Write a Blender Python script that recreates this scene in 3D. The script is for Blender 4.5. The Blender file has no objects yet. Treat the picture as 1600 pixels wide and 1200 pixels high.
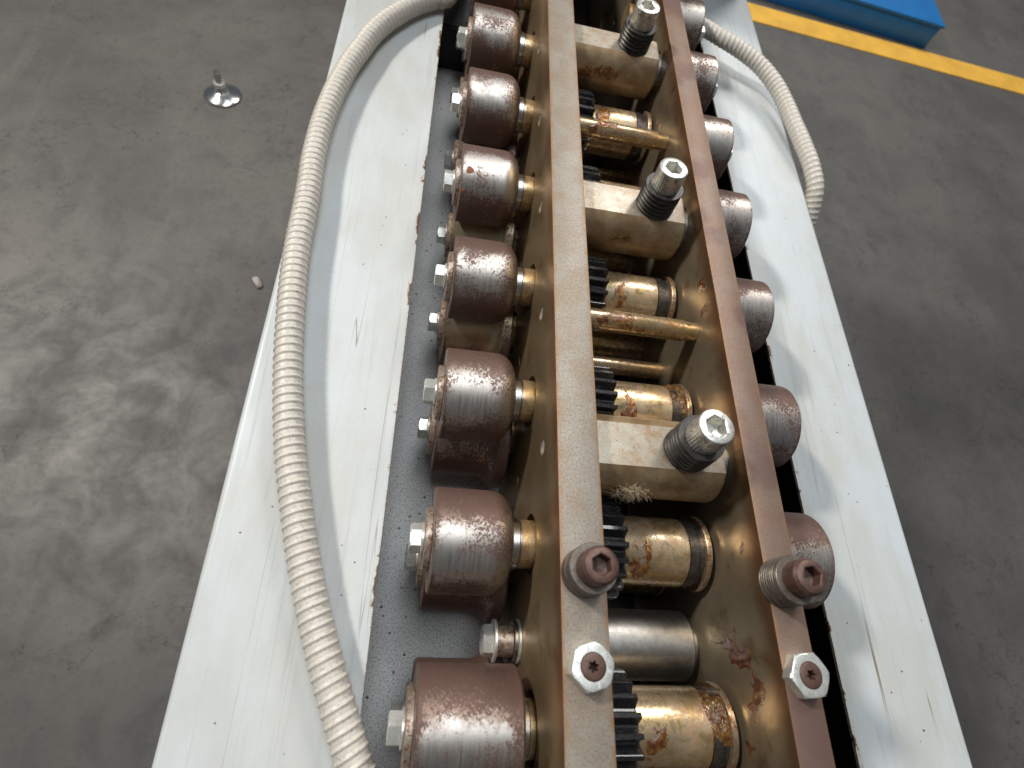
import bpy, bmesh, math, random
from mathutils import Vector, Matrix, noise
random.seed(7)
SC = bpy.context.scene
COL = SC.collection
PI = math.pi
MM = 0.001
FLOOR = -850.0          # mm, with the top of the side plates at 0
UP = -FLOOR             # lifts the scene so that the workshop floor is z = 0

def W(x, y, z):
    return Vector((x * MM, y * MM, (z + UP) * MM))

# ------------------------------------------------------------------ camera
cam_d = bpy.data.cameras.new('camera')
cam = bpy.data.objects.new('camera', cam_d)
COL.objects.link(cam)
SC.camera = cam
F_PX = 876.48
ax = Vector((4950.0, 530.0, F_PX)).normalized()
ay = Vector((31.0, -1739.0, F_PX)); ay = (ay - ax * ax.dot(ay)).normalized()
az = ax.cross(ay)
right = Vector((ax[0], ay[0], az[0]))
down = Vector((ax[1], ay[1], az[1]))
fwd = Vector((ax[2], ay[2], az[2]))
m = Matrix((right, -down, -fwd)).transposed().to_4x4()
m.translation = W(-85.3, 0.0, 292.8)
cam.matrix_world = m
cam_d.sensor_width = 36.0
cam_d.lens = F_PX / 1600.0 * 36.0
cam_d.clip_start = 0.01
cam_d.clip_end = 60.0
cam_d.dof.use_dof = True
cam_d.dof.focus_distance = 0.40
cam_d.dof.aperture_fstop = 9.0

# ------------------------------------------------------------------ light
world = bpy.data.worlds.new('World')
SC.world = world
world.use_nodes = True
bg = world.node_tree.nodes['Background']
bg.inputs[0].default_value = (0.80, 0.90, 1.0, 1)
bg.inputs[1].default_value = 0.11

def area(name, loc, target, sx, sy, power, col):
    d = bpy.data.lights.new(name, 'AREA')
    d.shape = 'RECTANGLE'; d.size = sx; d.size_y = sy; d.energy = power; d.color = col
    o = bpy.data.objects.new(name, d); COL.objects.link(o)
    o.location = loc
    o.rotation_euler = (Vector(target) - Vector(loc)).to_track_quat('-Z', 'Y').to_euler()
    return o
TGT = W(-50, 250, -60)
area('door_daylight', TGT + Vector((-2.1, 1.2, 2.15)), TGT, 0.30, 0.30, 98, (1.0, 0.945, 0.87))
area('hall_skylight', TGT + Vector((0.1, 0.5, 3.2)), TGT, 1.0, 2.0, 47, (0.90, 0.955, 1.0))
area('far_floor_fill', (1.9, 3.4, 4.2), (1.6, 3.0, 0.0), 1.0, 2.0, 130, (1.0, 0.98, 0.95))  # added fill lamp that brightens the far floor

vs = SC.view_settings
vs.view_transform = 'Standard'; vs.look = 'None'; vs.exposure = 0.0; vs.gamma = 1.0
vs.use_curve_mapping = False
SC.cycles.max_bounces = 8
SC.cycles.use_denoising = True

# ------------------------------------------------------------------ materials
class NT:
    def __init__(self, name):
        self.m = bpy.data.materials.new(name); self.m.use_nodes = True
        self.t = self.m.node_tree
        self.b = self.t.nodes['Principled BSDF']
        self._co = None
    def n(self, typ, **kw):
        nd = self.t.nodes.new(typ)
        for k, v in kw.items(): setattr(nd, k, v)
        return nd
    def link(self, a, b): self.t.links.new(a, b)
    def put(self, sock, v):
        if isinstance(v, bpy.types.NodeSocket): self.link(v, sock)
        elif isinstance(v, (tuple, list)) and sock.type == 'RGBA': sock.default_value = (v[0], v[1], v[2], 1)
        else: sock.default_value = v
    def co(self, offset=True):
        """object coordinates in millimetres, shifted per object so that copies differ"""
        tc = self.n('ShaderNodeTexCoord')
        s = self.n('ShaderNodeVectorMath', operation='SCALE'); self.link(tc.outputs['Object'], s.inputs[0]); s.inputs['Scale'].default_value = 1000
        if not offset: return s.outputs[0]
        oi = self.n('ShaderNodeObjectInfo')
        mu = self.n('ShaderNodeMath', operation='MULTIPLY'); self.link(oi.outputs['Random'], mu.inputs[0]); mu.inputs[1].default_value = 3000
        cb = self.n('ShaderNodeCombineXYZ')
        for i in range(3): self.link(mu.outputs[0], cb.inputs[i])
        ad = self.n('ShaderNodeVectorMath', operation='ADD'); self.link(s.outputs[0], ad.inputs[0]); self.link(cb.outputs[0], ad.inputs[1])
        return ad.outputs[0]
    def stretch(self, v, sx, sy, sz):
        a = self.n('ShaderNodeVectorMath', operation='MULTIPLY'); self.link(v, a.inputs[0]); a.inputs[1].default_value = (sx, sy, sz)
        return a.outputs[0]
    def noise(self, v, scale, detail=4, rough=0.55, dist=0.0):
        a = self.n('ShaderNodeTexNoise'); self.link(v, a.inputs['Vector'])
        a.inputs['Scale'].default_value = scale; a.inputs['Detail'].default_value = detail
        a.inputs['Roughness'].default_value = rough; a.inputs['Distortion'].default_value = dist
        return a.outputs['Fac']
    def vor(self, v, scale, feature='F1'):
        a = self.n('ShaderNodeTexVoronoi', feature=feature); self.link(v, a.inputs['Vector']); a.inputs['Scale'].default_value = scale
        return a.outputs['Distance']
    def rng(self, v, a, b, c=0.0, d=1.0, smooth=True):
        r = self.n('ShaderNodeMapRange', interpolation_type='SMOOTHSTEP' if smooth else 'LINEAR')
        self.put(r.inputs['Value'], v)
        r.inputs['From Min'].default_value = a; r.inputs['From Max'].default_value = b
        r.inputs['To Min'].default_value = c; r.inputs['To Max'].default_value = d
        return r.outputs[0]
    def math(self, op, a, b=0.0, clamp=False):
        r = self.n('ShaderNodeMath', operation=op, use_clamp=clamp)
        self.put(r.inputs[0], a); self.put(r.inputs[1], b)
        return r.outputs[0]
    def mix(self, f, a, b, mode='MIX'):
        r = self.n('ShaderNodeMix', data_type='RGBA', blend_type=mode)
        self.put(r.inputs[0], f); self.put(r.inputs[6], a); self.put(r.inputs[7], b)
        return r.outputs[2]
    def sep(self, v):
        s = self.n('ShaderNodeSeparateXYZ'); self.link(v, s.inputs[0]); return s.outputs
    def normal(self):
        """object-space normal"""
        tc = self.n('ShaderNodeTexCoord'); return tc.outputs['Normal']
    def bump(self, h, strength, dist):
        b = self.n('ShaderNodeBump'); b.inputs['Strength'].default_value = strength; b.inputs['Distance'].default_value = dist * MM
        self.link(h, b.inputs['Height']); self.link(b.outputs[0], self.b.inputs['Normal'])
    def out(self, col, rough=0.5, metal=0.0, coat=None, spec=None, coat_rough=0.1):
        self.put(self.b.inputs['Base Color'], col); self.put(self.b.inputs['Roughness'], rough); self.put(self.b.inputs['Metallic'], metal)
        if coat is not None:
            self.put(self.b.inputs['Coat Weight'], coat); self.b.inputs['Coat Roughness'].default_value = coat_rough
        if spec is not None: self.put(self.b.inputs['Specular IOR Level'], spec)
        return self.m

def mat_roller(name, bare=0.0, warm=0.0, top_rust_shade=1.0):
    k = NT(name); v = k.co(); v0 = k.co(False)
    rnd = k.rng(k.n('ShaderNodeObjectInfo').outputs['Random'], 0, 1, -0.045, 0.045, False)
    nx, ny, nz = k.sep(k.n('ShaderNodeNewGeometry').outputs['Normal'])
    speck = k.noise(k.stretch(v, 1.0, 0.8, 0.8), 0.62, 8, 0.78)
    big = k.noise(v, 0.045, 3, 0.5)
    mid = k.noise(v, 0.11, 5, 0.65)
    fine = k.noise(v, 1.6, 3, 0.6)
    # old rust plus painted-in dark reflections on far flank and underside; rust along rims
    far = k.rng(k.math('ADD', k.math('MULTIPLY', ny, 0.93), k.math('MULTIPLY', nz, 0.36)), 0.22, 0.80, 0.0, 0.42 * top_rust_shade)
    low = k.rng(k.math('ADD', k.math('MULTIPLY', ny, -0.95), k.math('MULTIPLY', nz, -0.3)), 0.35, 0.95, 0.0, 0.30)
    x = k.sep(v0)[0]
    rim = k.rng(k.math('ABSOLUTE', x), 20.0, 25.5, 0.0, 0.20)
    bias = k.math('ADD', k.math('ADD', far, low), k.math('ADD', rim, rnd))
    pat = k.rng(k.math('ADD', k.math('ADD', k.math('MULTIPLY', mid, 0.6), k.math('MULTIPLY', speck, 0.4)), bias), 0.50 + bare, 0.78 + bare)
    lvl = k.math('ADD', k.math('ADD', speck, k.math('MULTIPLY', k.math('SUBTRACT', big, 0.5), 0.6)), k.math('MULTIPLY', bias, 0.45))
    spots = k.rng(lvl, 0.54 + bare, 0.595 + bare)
    scr = k.noise(k.stretch(v0, 1.5, 0.03, 0.03), 1.0, 3)
    steel = k.mix(scr, (0.42 + warm * .06, 0.385, 0.35 - warm * .11), (0.62 + warm * .06, 0.575, 0.53 - warm * .15))
    steel = k.mix(k.rng(big, 0.4, 0.65, 0, 0.4), steel, (0.32, 0.25, 0.215))
    patina = k.mix(k.noise(v, 0.12, 4), (0.190, 0.130, 0.104), (0.275, 0.198, 0.160))
    rust = k.mix(k.noise(v, 0.3, 4), (0.085, 0.043, 0.034), (0.150, 0.085, 0.066))
    col = k.mix(k.math('MULTIPLY', spots, 0.85), k.mix(pat, steel, patina), rust)
    rough = k.mix(spots, k.mix(pat, k.rng(scr, 0.3, 0.7, 0.36, 0.50), (0.44, 0.44, 0.44)), (0.55, 0.55, 0.55))
    metal = k.math('SUBTRACT', k.rng(pat, 0, 1, 0.97, 0.80, False), k.math('MULTIPLY', spots, 0.35))
    k.bump(k.math('ADD', k.math('MULTIPLY', spots, 0.5), k.math('MULTIPLY', fine, 0.4)), 0.28, 0.22)
    return k.out(col, rough, metal)

def mat_plate_side(name, a, b, stain=0.0):
    k = NT(name); v = k.co(False)
    z = k.sep(v)[2]
    n1 = k.noise(k.stretch(v, 1, 0.6, 1), 0.02, 4, 0.5)
    brushed = k.noise(k.stretch(v, 1, 0.02, 0.8), 1.0, 3)
    col = k.mix(n1, a, b)
    col = k.mix(k.rng(k.noise(v, 0.05, 5, 0.6), 0.52, 0.72, 0, 0.7), col, (0.24, 0.135, 0.065))
    # rust bleeding down from the top edge
    edge = k.rng(k.math('ADD', z, k.math('MULTIPLY', k.noise(v, 0.06, 3), 14)), -12, 4, 0, 0.85)
    col = k.mix(edge, col, (0.23, 0.115, 0.055))
    spots = k.rng(k.noise(v, 0.35, 2, 0.5), 0.74, 0.78)
    col = k.mix(spots, col, (0.42, 0.33, 0.22))
    if stain:
        st = k.rng(k.math('ADD', k.noise(k.stretch(v, 1, 1, 0.45), 0.09, 5, 0.65, 0.6), k.math('MULTIPLY', k.noise(v, 0.02, 1), 0.35)), 0.84, 0.90, 0, stain)
        col = k.mix(st, col, (0.10, 0.022, 0.008))
    rough = k.rng(k.math('ADD', k.math('MULTIPLY', brushed, 0.5), n1), 0.4, 1.1, 0.30, 0.46)
    k.bump(k.math('ADD', brushed, k.noise(v, 0.5, 3)), 0.12, 0.2)
    return k.out(col, rough, 0.82)

def mat_plate_top(name, grey, tan, edge_col, x0, x1, rusty):
    k = NT(name); v = k.co(False)
    x = k.sep(v)[0]
    g = k.noise(v, 0.75, 6, 0.78)
    b = k.noise(v, 0.035, 4, 0.55)
    col = k.mix(k.rng(b, 0.40, 0.62), grey, tan)
    col = k.mix(k.rng(g, 0.47, 0.64, 0, 0.56), col, (0.135, 0.105, 0.085))
    col = k.mix(k.rng(g, 0.33, 0.45, 0.6, 0), col, tuple(min(1, c * 1.35) for c in grey))
    w = k.math('MULTIPLY', k.math('SUBTRACT', k.noise(v, 0.16, 5, 0.7), 0.5), 9)
    d = k.math('ADD', k.math('ABSOLUTE', k.math('SUBTRACT', x, (x0 + x1) / 2)), w)
    e = k.rng(d, (x1 - x0) / 2 - 3.2, (x1 - x0) / 2 + 0.6, 0, 0.85)
    col = k.mix(e, col, edge_col)
    pat = k.rng(k.noise(v, 0.013, 4, 0.5), 0.52, 0.60, 0, rusty)
    col = k.mix(pat, col, (0.135, 0.075, 0.066))
    k.bump(k.math('ADD', g, k.noise(v, 3.0, 2)), 0.25, 0.18)
    return k.out(col, k.rng(g, 0.3, 0.7, 0.42, 0.62), 0.35)

def mat_greasy(name, c1, c2, stain, stainamt=0.5, metal=0.75, rough=0.3, coat=0.5):
    k = NT(name); v = k.co()
    a = k.noise(v, 0.07, 4, 0.6); b = k.noise(v, 0.16, 6, 0.68, 0.8); c = k.noise(v, 0.9, 4, 0.6)
    col = k.mix(k.rng(a, 0.35, 0.65), c1, c2)
    msk = k.rng(k.math('ADD', b, k.math('MULTIPLY', k.math('SUBTRACT', a, 0.5), 0.4)), 0.47, 0.62, 0, stainamt)
    col = k.mix(msk, col, stain)
    col = k.mix(k.rng(k.noise(v, 0.4, 5, 0.7), 0.60, 0.74, 0, 0.5), col, tuple(s * 0.45 for s in stain))
    r = k.rng(b, 0.3, 0.7, rough - 0.08, rough + 0.16)
    k.bump(k.math('ADD', k.math('MULTIPLY', b, 1.0), k.math('MULTIPLY', c, 0.04)), 0.2, 0.7)
    return k.out(col, r, k.rng(msk, 0, 1, metal, metal * 0.35, False), coat, None, 0.18)

def mat_simple_metal(name, c1, c2, rough, metal=1.0, dirt=None, bump=0.12, dirt_lo=0.56):
    k = NT(name); v = k.co()
    a = k.noise(v, 0.25, 5, 0.65); f = k.noise(v, 1.8, 3)
    col = k.mix(k.rng(a, 0.35, 0.65), c1, c2)
    mt = metal
    if dirt:
        mk = k.rng(k.noise(v, 0.33, 6, 0.72), dirt_lo, dirt_lo + 0.08)
        col = k.mix(mk, col, dirt); mt = k.rng(mk, 0, 1, metal, metal * 0.3, False)
    k.bump(k.math('ADD', a, f), bump, 0.25)
    return k.out(col, k.rng(f, 0.3, 0.7, max(0.05, rough - 0.07), rough + 0.1), mt)

def mat_paint(name, base, dirt, inner_edge=None, sign=1, speck=0.5, scratch=0.5, grime=0.75):
    k = NT(name); v = k.co(False)
    x, y, z = k.sep(v)
    a = k.noise(k.stretch(v, 1, 0.45, 1), 0.014, 6, 0.66)
    s1 = k.noise(k.stretch(v, 1.0, 0.035, 1.0), 0.16, 5, 0.65)
    col = k.mix(k.rng(a, 0.38, 0.66, 0, grime), base, dirt)
    col = k.mix(k.rng(s1, 0.54, 0.70, 0, scratch * 0.55), col, tuple(c * 0.80 for c in dirt))
    # long drag scratches: narrow level sets of a stretched noise
    s2 = k.noise(k.stretch(v, 1.0, 0.012, 1.0), 0.06, 2, 0.4)
    ln = k.math('ABSOLUTE', k.math('SUBTRACT', s2, 0.47))
    ln = k.math('MULTIPLY', k.rng(ln, 0.0, 0.0035, 1.0, 0.0), k.rng(k.noise(v, 0.014, 3), 0.45, 0.6))
    col = k.mix(k.math('MULTIPLY', ln, scratch), col, (0.20, 0.17, 0.13))
    # flakes and specks
    d = k.vor(v, 0.085); dm = k.noise(v, 0.06, 2)
    sp = k.math('MULTIPLY', k.rng(k.math('ADD', d, k.math('MULTIPLY', k.noise(v, 0.9, 3), 0.12)), 0.105, 0.14, 1.0, 0.0), k.rng(dm, 0.46, 0.58))
    col = k.mix(k.math('MULTIPLY', sp, speck), col, (0.045, 0.036, 0.03))
    sp2 = k.rng(k.noise(v, 0.7, 3, 0.6), 0.70, 0.76, 0, speck)
    col = k.mix(sp2, col, (0.10, 0.085, 0.07))
    if inner_edge is not None:
        de = k.math('MULTIPLY', k.math('SUBTRACT', inner_edge, x), sign)
        de = k.math('SUBTRACT', de, k.math('MULTIPLY', k.rng(k.noise(k.stretch(v, 1, 0.6, 1), 0.04, 4, 0.65), 0.52, 0.60), 2.6))
        de = k.math('ADD', de, k.math('MULTIPLY', k.math('SUBTRACT', k.noise(v, 0.55, 6, 0.8), 0.42), 6.5))
        col = k.mix(k.rng(de, 0.0, 1.5, 0.75, 0.0), col, (0.40, 0.27, 0.15))
        col = k.mix(k.rng(de, -0.5, 0.3, 1.0, 0.0), col, (0.085, 0.042, 0.032))
    k.bump(k.math('ADD', k.noise(v, 0.9, 3), k.math('MULTIPLY', s1, 0.5)), 0.06, 0.25)
    return k.out(col, k.rng(s1, 0.3, 0.7, 0.36, 0.52), 0.0)

def mat_hose():
    k = NT('hose_vinyl'); v = k.co(False)
    a = k.noise(v, 0.02, 4); b = k.noise(v, 0.5, 5, 0.65)
    col = k.mix(a, (0.53, 0.49, 0.43), (0.62, 0.58, 0.515))
    col = k.mix(k.rng(b, 0.50, 0.68, 0, 0.55), col, (0.27, 0.235, 0.19))
    col = k.mix(k.rng(k.noise(v, 0.25, 3), 0.72, 0.77), col, (0.12, 0.09, 0.07))
    k.bump(b, 0.1, 0.3)
    return k.out(col, 0.42, 0.0)

def mat_floor():
    k = NT('concrete_floor'); v = k.co(False)
    a = k.noise(v, 0.0022, 6, 0.62); b = k.noise(v, 0.011, 6, 0.65, 0.4); c = k.noise(v, 0.09, 5, 0.65); t = k.noise(k.stretch(v, 1, 0.15, 1), 0.012, 6, 0.7)
    col = k.mix(k.rng(a, 0.34, 0.66), (0.078, 0.073, 0.068), (0.118, 0.110, 0.099))
    col = k.mix(k.rng(b, 0.46, 0.72, 0, 0.5), col, (0.054, 0.052, 0.050))
    col = k.mix(k.rng(t, 0.52, 0.74, 0, 0.35), col, (0.155, 0.145, 0.131))
    col = k.mix(k.rng(c, 0.50, 0.72, 0, 0.45), col, (0.05, 0.047, 0.044))
    crack = k.math('ABSOLUTE', k.math('SUBTRACT', k.noise(v, 0.0016, 7, 0.62), 0.5))
    col = k.mix(k.rng(crack, 0.0, 0.0022, 0.75, 0.0), col, (0.03, 0.028, 0.026))
    grit = k.rng(k.vor(v, 0.03), 0.05, 0.09, 0.6, 0.0)
    col = k.mix(k.math('MULTIPLY', grit, k.rng(k.noise(v, 0.004, 2), 0.5, 0.6)), col, (0.03, 0.028, 0.026))
    k.bump(c, 0.15, 2.0)
    return k.out(col, k.rng(b, 0.3, 0.7, 0.45, 0.7), 0.0)

M = {}
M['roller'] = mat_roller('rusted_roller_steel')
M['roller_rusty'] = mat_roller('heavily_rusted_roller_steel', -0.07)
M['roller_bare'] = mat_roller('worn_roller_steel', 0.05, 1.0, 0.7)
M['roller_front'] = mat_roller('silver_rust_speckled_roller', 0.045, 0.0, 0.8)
M['side'] = mat_plate_side('oiled_plate_steel', (0.34, 0.245, 0.135), (0.46, 0.345, 0.205))
M['side_stained'] = mat_plate_side('oiled_stained_plate_steel', (0.36, 0.29, 0.195), (0.48, 0.40, 0.285), 0.9)
M['top'] = mat_plate_top('grey_tan_plate_edge', (0.335, 0.30, 0.25), (0.30, 0.24, 0.18), (0.33, 0.175, 0.08), 0, 25, 0.0)
M['top_red'] = mat_plate_top('red_brown_plate_edge', (0.245, 0.175, 0.135), (0.235, 0.148, 0.105), (0.31, 0.175, 0.09), 0, 20, 0.6)
M['sleeve'] = mat_greasy('greasy_brass_sleeve', (0.56, 0.39, 0.19), (0.74, 0.60, 0.41), (0.24, 0.10, 0.035), 0.55, 0.8, 0.27, 0.6)
M['rod'] = mat_greasy('greasy_rod_steel', (0.46, 0.32, 0.155), (0.58, 0.46, 0.29), (0.17, 0.065, 0.025), 0.75, 0.75, 0.27, 0.6)
def mat_block():
    k = NT('oily_block_steel'); v = k.co()
    a = k.noise(v, 0.05, 5, 0.6); b = k.noise(v, 0.13, 7, 0.72); f = k.noise(v, 0.9, 5, 0.75)
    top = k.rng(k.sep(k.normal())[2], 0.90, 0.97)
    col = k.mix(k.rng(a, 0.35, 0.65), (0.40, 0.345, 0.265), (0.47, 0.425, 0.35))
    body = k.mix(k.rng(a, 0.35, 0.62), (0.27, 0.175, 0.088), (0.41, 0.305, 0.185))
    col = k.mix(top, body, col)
    col = k.mix(k.rng(b, 0.46, 0.68, 0, 0.75), col, (0.33, 0.185, 0.085))
    col = k.mix(k.rng(f, 0.52, 0.66, 0, 0.6), col, (0.20, 0.145, 0.10))
    col = k.mix(k.rng(k.noise(v, 0.28, 5, 0.7), 0.62, 0.70, 0, 0.8), col, (0.13, 0.05, 0.022))
    k.bump(k.math('ADD', b, k.math('MULTIPLY', f, 0.4)), 0.2, 0.4)
    return k.out(col, k.rng(f, 0.3, 0.7, 0.38, 0.58), 0.45, 0.12)
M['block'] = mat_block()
M['block_plain'] = mat_greasy('oily_plain_steel', (0.46, 0.41, 0.335), (0.60, 0.545, 0.46), (0.25, 0.135, 0.062), 0.8, 0.5, 0.34, 0.3)
M['bronze'] = mat_greasy('oily_shaft_steel', (0.54, 0.37, 0.18), (0.68, 0.52, 0.31), (0.22, 0.09, 0.035), 0.6)
M['grey_steel'] = mat_simple_metal('satin_grey_steel', (0.33, 0.315, 0.295), (0.42, 0.40, 0.37), 0.43, 1.0, (0.20, 0.12, 0.075), 0.08, 0.66)
M['collar'] = mat_simple_metal('turned_steel', (0.48, 0.47, 0.45), (0.60, 0.58, 0.55), 0.28)
M['zinc'] = mat_simple_metal('zinc_plate', (0.72, 0.73, 0.67), (0.84, 0.84, 0.79), 0.32, 0.7, (0.40, 0.39, 0.33), 0.1, 0.62)
M['zinc_pit'] = mat_simple_metal('pitted_zinc', (0.62, 0.62, 0.56), (0.80, 0.80, 0.76), 0.34, 0.75, (0.25, 0.22, 0.17), 0.25, 0.54)
M['washer'] = mat_simple_metal('rusty_washer_steel', (0.42, 0.33, 0.26), (0.55, 0.47, 0.40), 0.42, 0.7, (0.19, 0.088, 0.045), 0.2, 0.50)
M['black_washer'] = mat_simple_metal('black_oxide_washer', (0.040, 0.037, 0.035), (0.075, 0.07, 0.066), 0.40, 0.55, (0.16, 0.12, 0.085), 0.15, 0.66)
M['spring_collar'] = mat_simple_metal('dull_brown_collar', (0.135, 0.112, 0.094), (0.20, 0.17, 0.145), 0.45, 0.6, (0.11, 0.075, 0.055), 0.15, 0.55)
M['rust_head'] = mat_simple_metal('rust_brown_screw', (0.092, 0.050, 0.038), (0.135, 0.076, 0.058), 0.46, 0.35, (0.09, 0.045, 0.035), 0.2, 0.58)
M['socket_dark'] = mat_simple_metal('dark_socket', (0.05, 0.04, 0.035), (0.09, 0.075, 0.065), 0.5, 0.6)
M['black_ring'] = mat_simple_metal('black_seal', (0.09, 0.082, 0.074), (0.15, 0.135, 0.12), 0.28, 0.8, (0.20, 0.11, 0.05), 0.3, 0.60)
M['ring'] = mat_simple_metal('greasy_snap_ring', (0.42, 0.30, 0.19), (0.58, 0.47, 0.34), 0.28, 0.85, (0.18, 0.075, 0.03), 0.3, 0.50)
M['sheet'] = mat_paint('pale_painted_sheet', (0.535, 0.57, 0.58), (0.465, 0.465, 0.435), -95.0, 1, 0.8, 0.8)
M['sheet_right'] = mat_paint('pale_painted_sheet_right', (0.535, 0.575, 0.59), (0.455, 0.455, 0.42), 236.0, -1, 1.0, 1.0)
def mat_tray():
    k = NT('grey_speckled_tray'); v = k.co(False)
    a = k.noise(v, 0.012, 4, 0.6); g = k.noise(v, 0.75, 5, 0.7); q = k.noise(v, 0.16, 4, 0.65)
    col = k.mix(k.rng(a, 0.35, 0.65), (0.68, 0.675, 0.655), (0.54, 0.54, 0.53))
    col = k.mix(k.rng(g, 0.49, 0.62, 0, 0.7), col, (0.20, 0.205, 0.205))
    col = k.mix(k.rng(g, 0.30, 0.42, 0.5, 0), col, (0.78, 0.80, 0.81))
    d = k.vor(v, 0.11)
    sp = k.math('MULTIPLY', k.rng(k.math('ADD', d, k.math('MULTIPLY', k.noise(v, 0.7, 3), 0.22)), 0.20, 0.25, 1.0, 0.0), k.rng(q, 0.40, 0.48))
    col = k.mix(sp, col, (0.045, 0.045, 0.05))
    sp2 = k.rng(k.noise(v, 0.85, 3, 0.6), 0.60, 0.65)
    col = k.mix(sp2, col, (0.09, 0.09, 0.095))
    k.bump(g, 0.15, 0.3)
    return k.out(col, k.rng(g, 0.3, 0.7, 0.4, 0.6), 0.0)
M['tray'] = mat_tray()
M['hose'] = mat_hose()
M['floor'] = mat_floor()
def mat_gear():
    k = NT('black_greased_gear'); v = k.co()
    a = k.noise(k.stretch(v, 1, 0.5, 0.5), 0.8, 5, 0.7); b = k.noise(v, 0.2, 3)
    k.bump(a, 0.7, 1.0)
    return k.out(k.mix(b, (0.012, 0.012, 0.013), (0.035, 0.034, 0.035)), k.rng(b, 0.35, 0.65, 0.16, 0.36), 0.3, 0.5)
M['gear'] = mat_gear()
def mat_grease():
    k = NT('amber_grease'); v = k.co()
    b = k.noise(v, 0.3, 4); c = k.noise(v, 1.3, 3)
    k.bump(c, 0.5, 0.8)
    m_ = k.out(k.mix(k.rng(b, 0.35, 0.65), (0.36, 0.10, 0.025), (0.80, 0.46, 0.15)), 0.12, 0.0, 0.3)
    k.b.inputs['Transmission Weight'].default_value = 0.8; k.b.inputs['IOR'].default_value = 1.46
    return m_
M['grease'] = mat_grease()
def mat_dark_grease():
    k = NT('dark_red_grease'); v = k.co()
    b = k.noise(v, 0.3, 4); k.bump(k.noise(v, 1.3, 3), 0.4, 0.6)
    m_ = k.out(k.mix(k.rng(b, 0.35, 0.65), (0.055, 0.012, 0.005), (0.17, 0.055, 0.018)), 0.2, 0.0, 0.3)
    k.b.inputs['Transmission Weight'].default_value = 0.25
    return m_
M['dark_grease'] = mat_dark_grease()
def mat_flat(name, c, rough=0.5, var=0.15):
    k = NT(name); v = k.co(False)
    a = k.noise(v, 0.01, 5, 0.6); f = k.noise(v, 0.12, 4)
    col = k.mix(k.rng(a, 0.35, 0.7, 0, 1), c, tuple(x * (1 - var) for x in c))
    col = k.mix(k.rng(k.noise(v, 0.03, 6, 0.7), 0.52, 0.72, 0, 0.35), col, tuple(0.5 * x + 0.08 for x in c))
    k.bump(f, 0.1, 0.6)
    return k.out(col, rough, 0.0)
M['yellow'] = mat_flat('yellow_floor_paint', (0.85, 0.47, 0.06), 0.5, 0.2)
M['blue'] = mat_flat('blue_machine_paint', (0.008, 0.16, 0.46), 0.45)
M['black'] = mat_flat('black_guard_paint', (0.012, 0.013, 0.015), 0.5)
M['lint'] = mat_flat('tan_lint', (0.58, 0.46, 0.31), 0.8)
M['chrome'] = mat_simple_metal('chrome', (0.72, 0.70, 0.68), (0.8, 0.8, 0.8), 0.14)
M['gap_shade'] = mat_simple_metal('painted_gap_shade', (0.010, 0.009, 0.008), (0.022, 0.018, 0.014), 0.30, 0.1)  # near-black colour paints in the shade of the gap
M['pebble'] = mat_flat('pale_grit', (0.42, 0.37, 0.33), 0.7)
M['orange_spot'] = mat_flat('orange_rust_spot', (0.30, 0.095, 0.045), 0.6)

# ------------------------------------------------------------------ mesh helpers (all lengths in mm)
def finish(me, mats, smooth_angle=32):
    for mm in (mats if isinstance(mats, (list, tuple)) else [mats]): me.materials.append(M[mm])
    if smooth_angle:
        me.shade_smooth(); me.set_sharp_from_angle(angle=math.radians(smooth_angle))
    return me

def mesh(name, verts, faces, mats, smooth=32, midx=None):
    me = bpy.data.meshes.new(name)
    me.from_pydata([(x * MM, y * MM, z * MM) for x, y, z in verts], [], faces)
    bm = bmesh.new(); bm.from_mesh(me); bmesh.ops.recalc_face_normals(bm, faces=bm.faces); bm.to_mesh(me); bm.free()
    if midx: 
        for p, i in zip(me.polygons, midx): p.material_index = i
    return finish(me, mats, smooth)

def frame(axis):
    if axis == 'X': return Vector((1, 0, 0)), Vector((0, 1, 0)), Vector((0, 0, 1))
    if axis == 'Y': return Vector((0, 1, 0)), Vector((0, 0, 1)), Vector((1, 0, 0))
    return Vector((0, 0, 1)), Vector((1, 0, 0)), Vector((0, 1, 0))

def lathe_vf(profile, n=48, axis='X', knurl=0.0, phase=0.0):
    a, u, v = frame(axis)
    V, Fc = [], []
    for (t, r) in profile:
        for i in range(n):
            th = phase + 2 * PI * i / n
            rr = r + (knurl * (1 if i % 2 else -1) if knurl and r > 0.5 else 0)
            V.append(tuple(a * t + (u * math.cos(th) + v * math.sin(th)) * rr))
    for j in range(len(profile) - 1):
        for i in range(n):
            Fc.append((j * n + i, j * n + (i + 1) % n, (j + 1) * n + (i + 1) % n, (j + 1) * n + i))
    Fc.append(tuple(range(n))); Fc.append(tuple((len(profile) - 1) * n + i for i in range(n)))
    return V, Fc

def lathe(name, profile, mat, n=48, axis='X', smooth=32, knurl=0.0, phase=0.0):
    V, Fc = lathe_vf(profile, n, axis, knurl, phase)
    return mesh(name, V, Fc, mat, smooth)

def tube_ring(name, t0, t1, ro, ri, mat, n=48, axis='X', ch=0.3):
    """a flat ring with a bore and softened edges"""
    a, u, v = frame(axis)
    pr = [(t0, ri), (t0, ro - ch), (t0 + ch, ro), (t1 - ch, ro), (t1, ro - ch), (t1, ri)]
    V, Fc = [], []
    for (t, r) in pr:
        for i in range(n):
            th = 2 * PI * i / n
            V.append(tuple(a * t + (u * math.cos(th) + v * math.sin(th)) * r))
    for j in range(len(pr)):
        k = (j + 1) % len(pr)
        for i in range(n):
            Fc.append((j * n + i, j * n + (i + 1) % n, k * n + (i + 1) % n, k * n + i))
    return mesh(name, V, Fc, mat)

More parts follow.
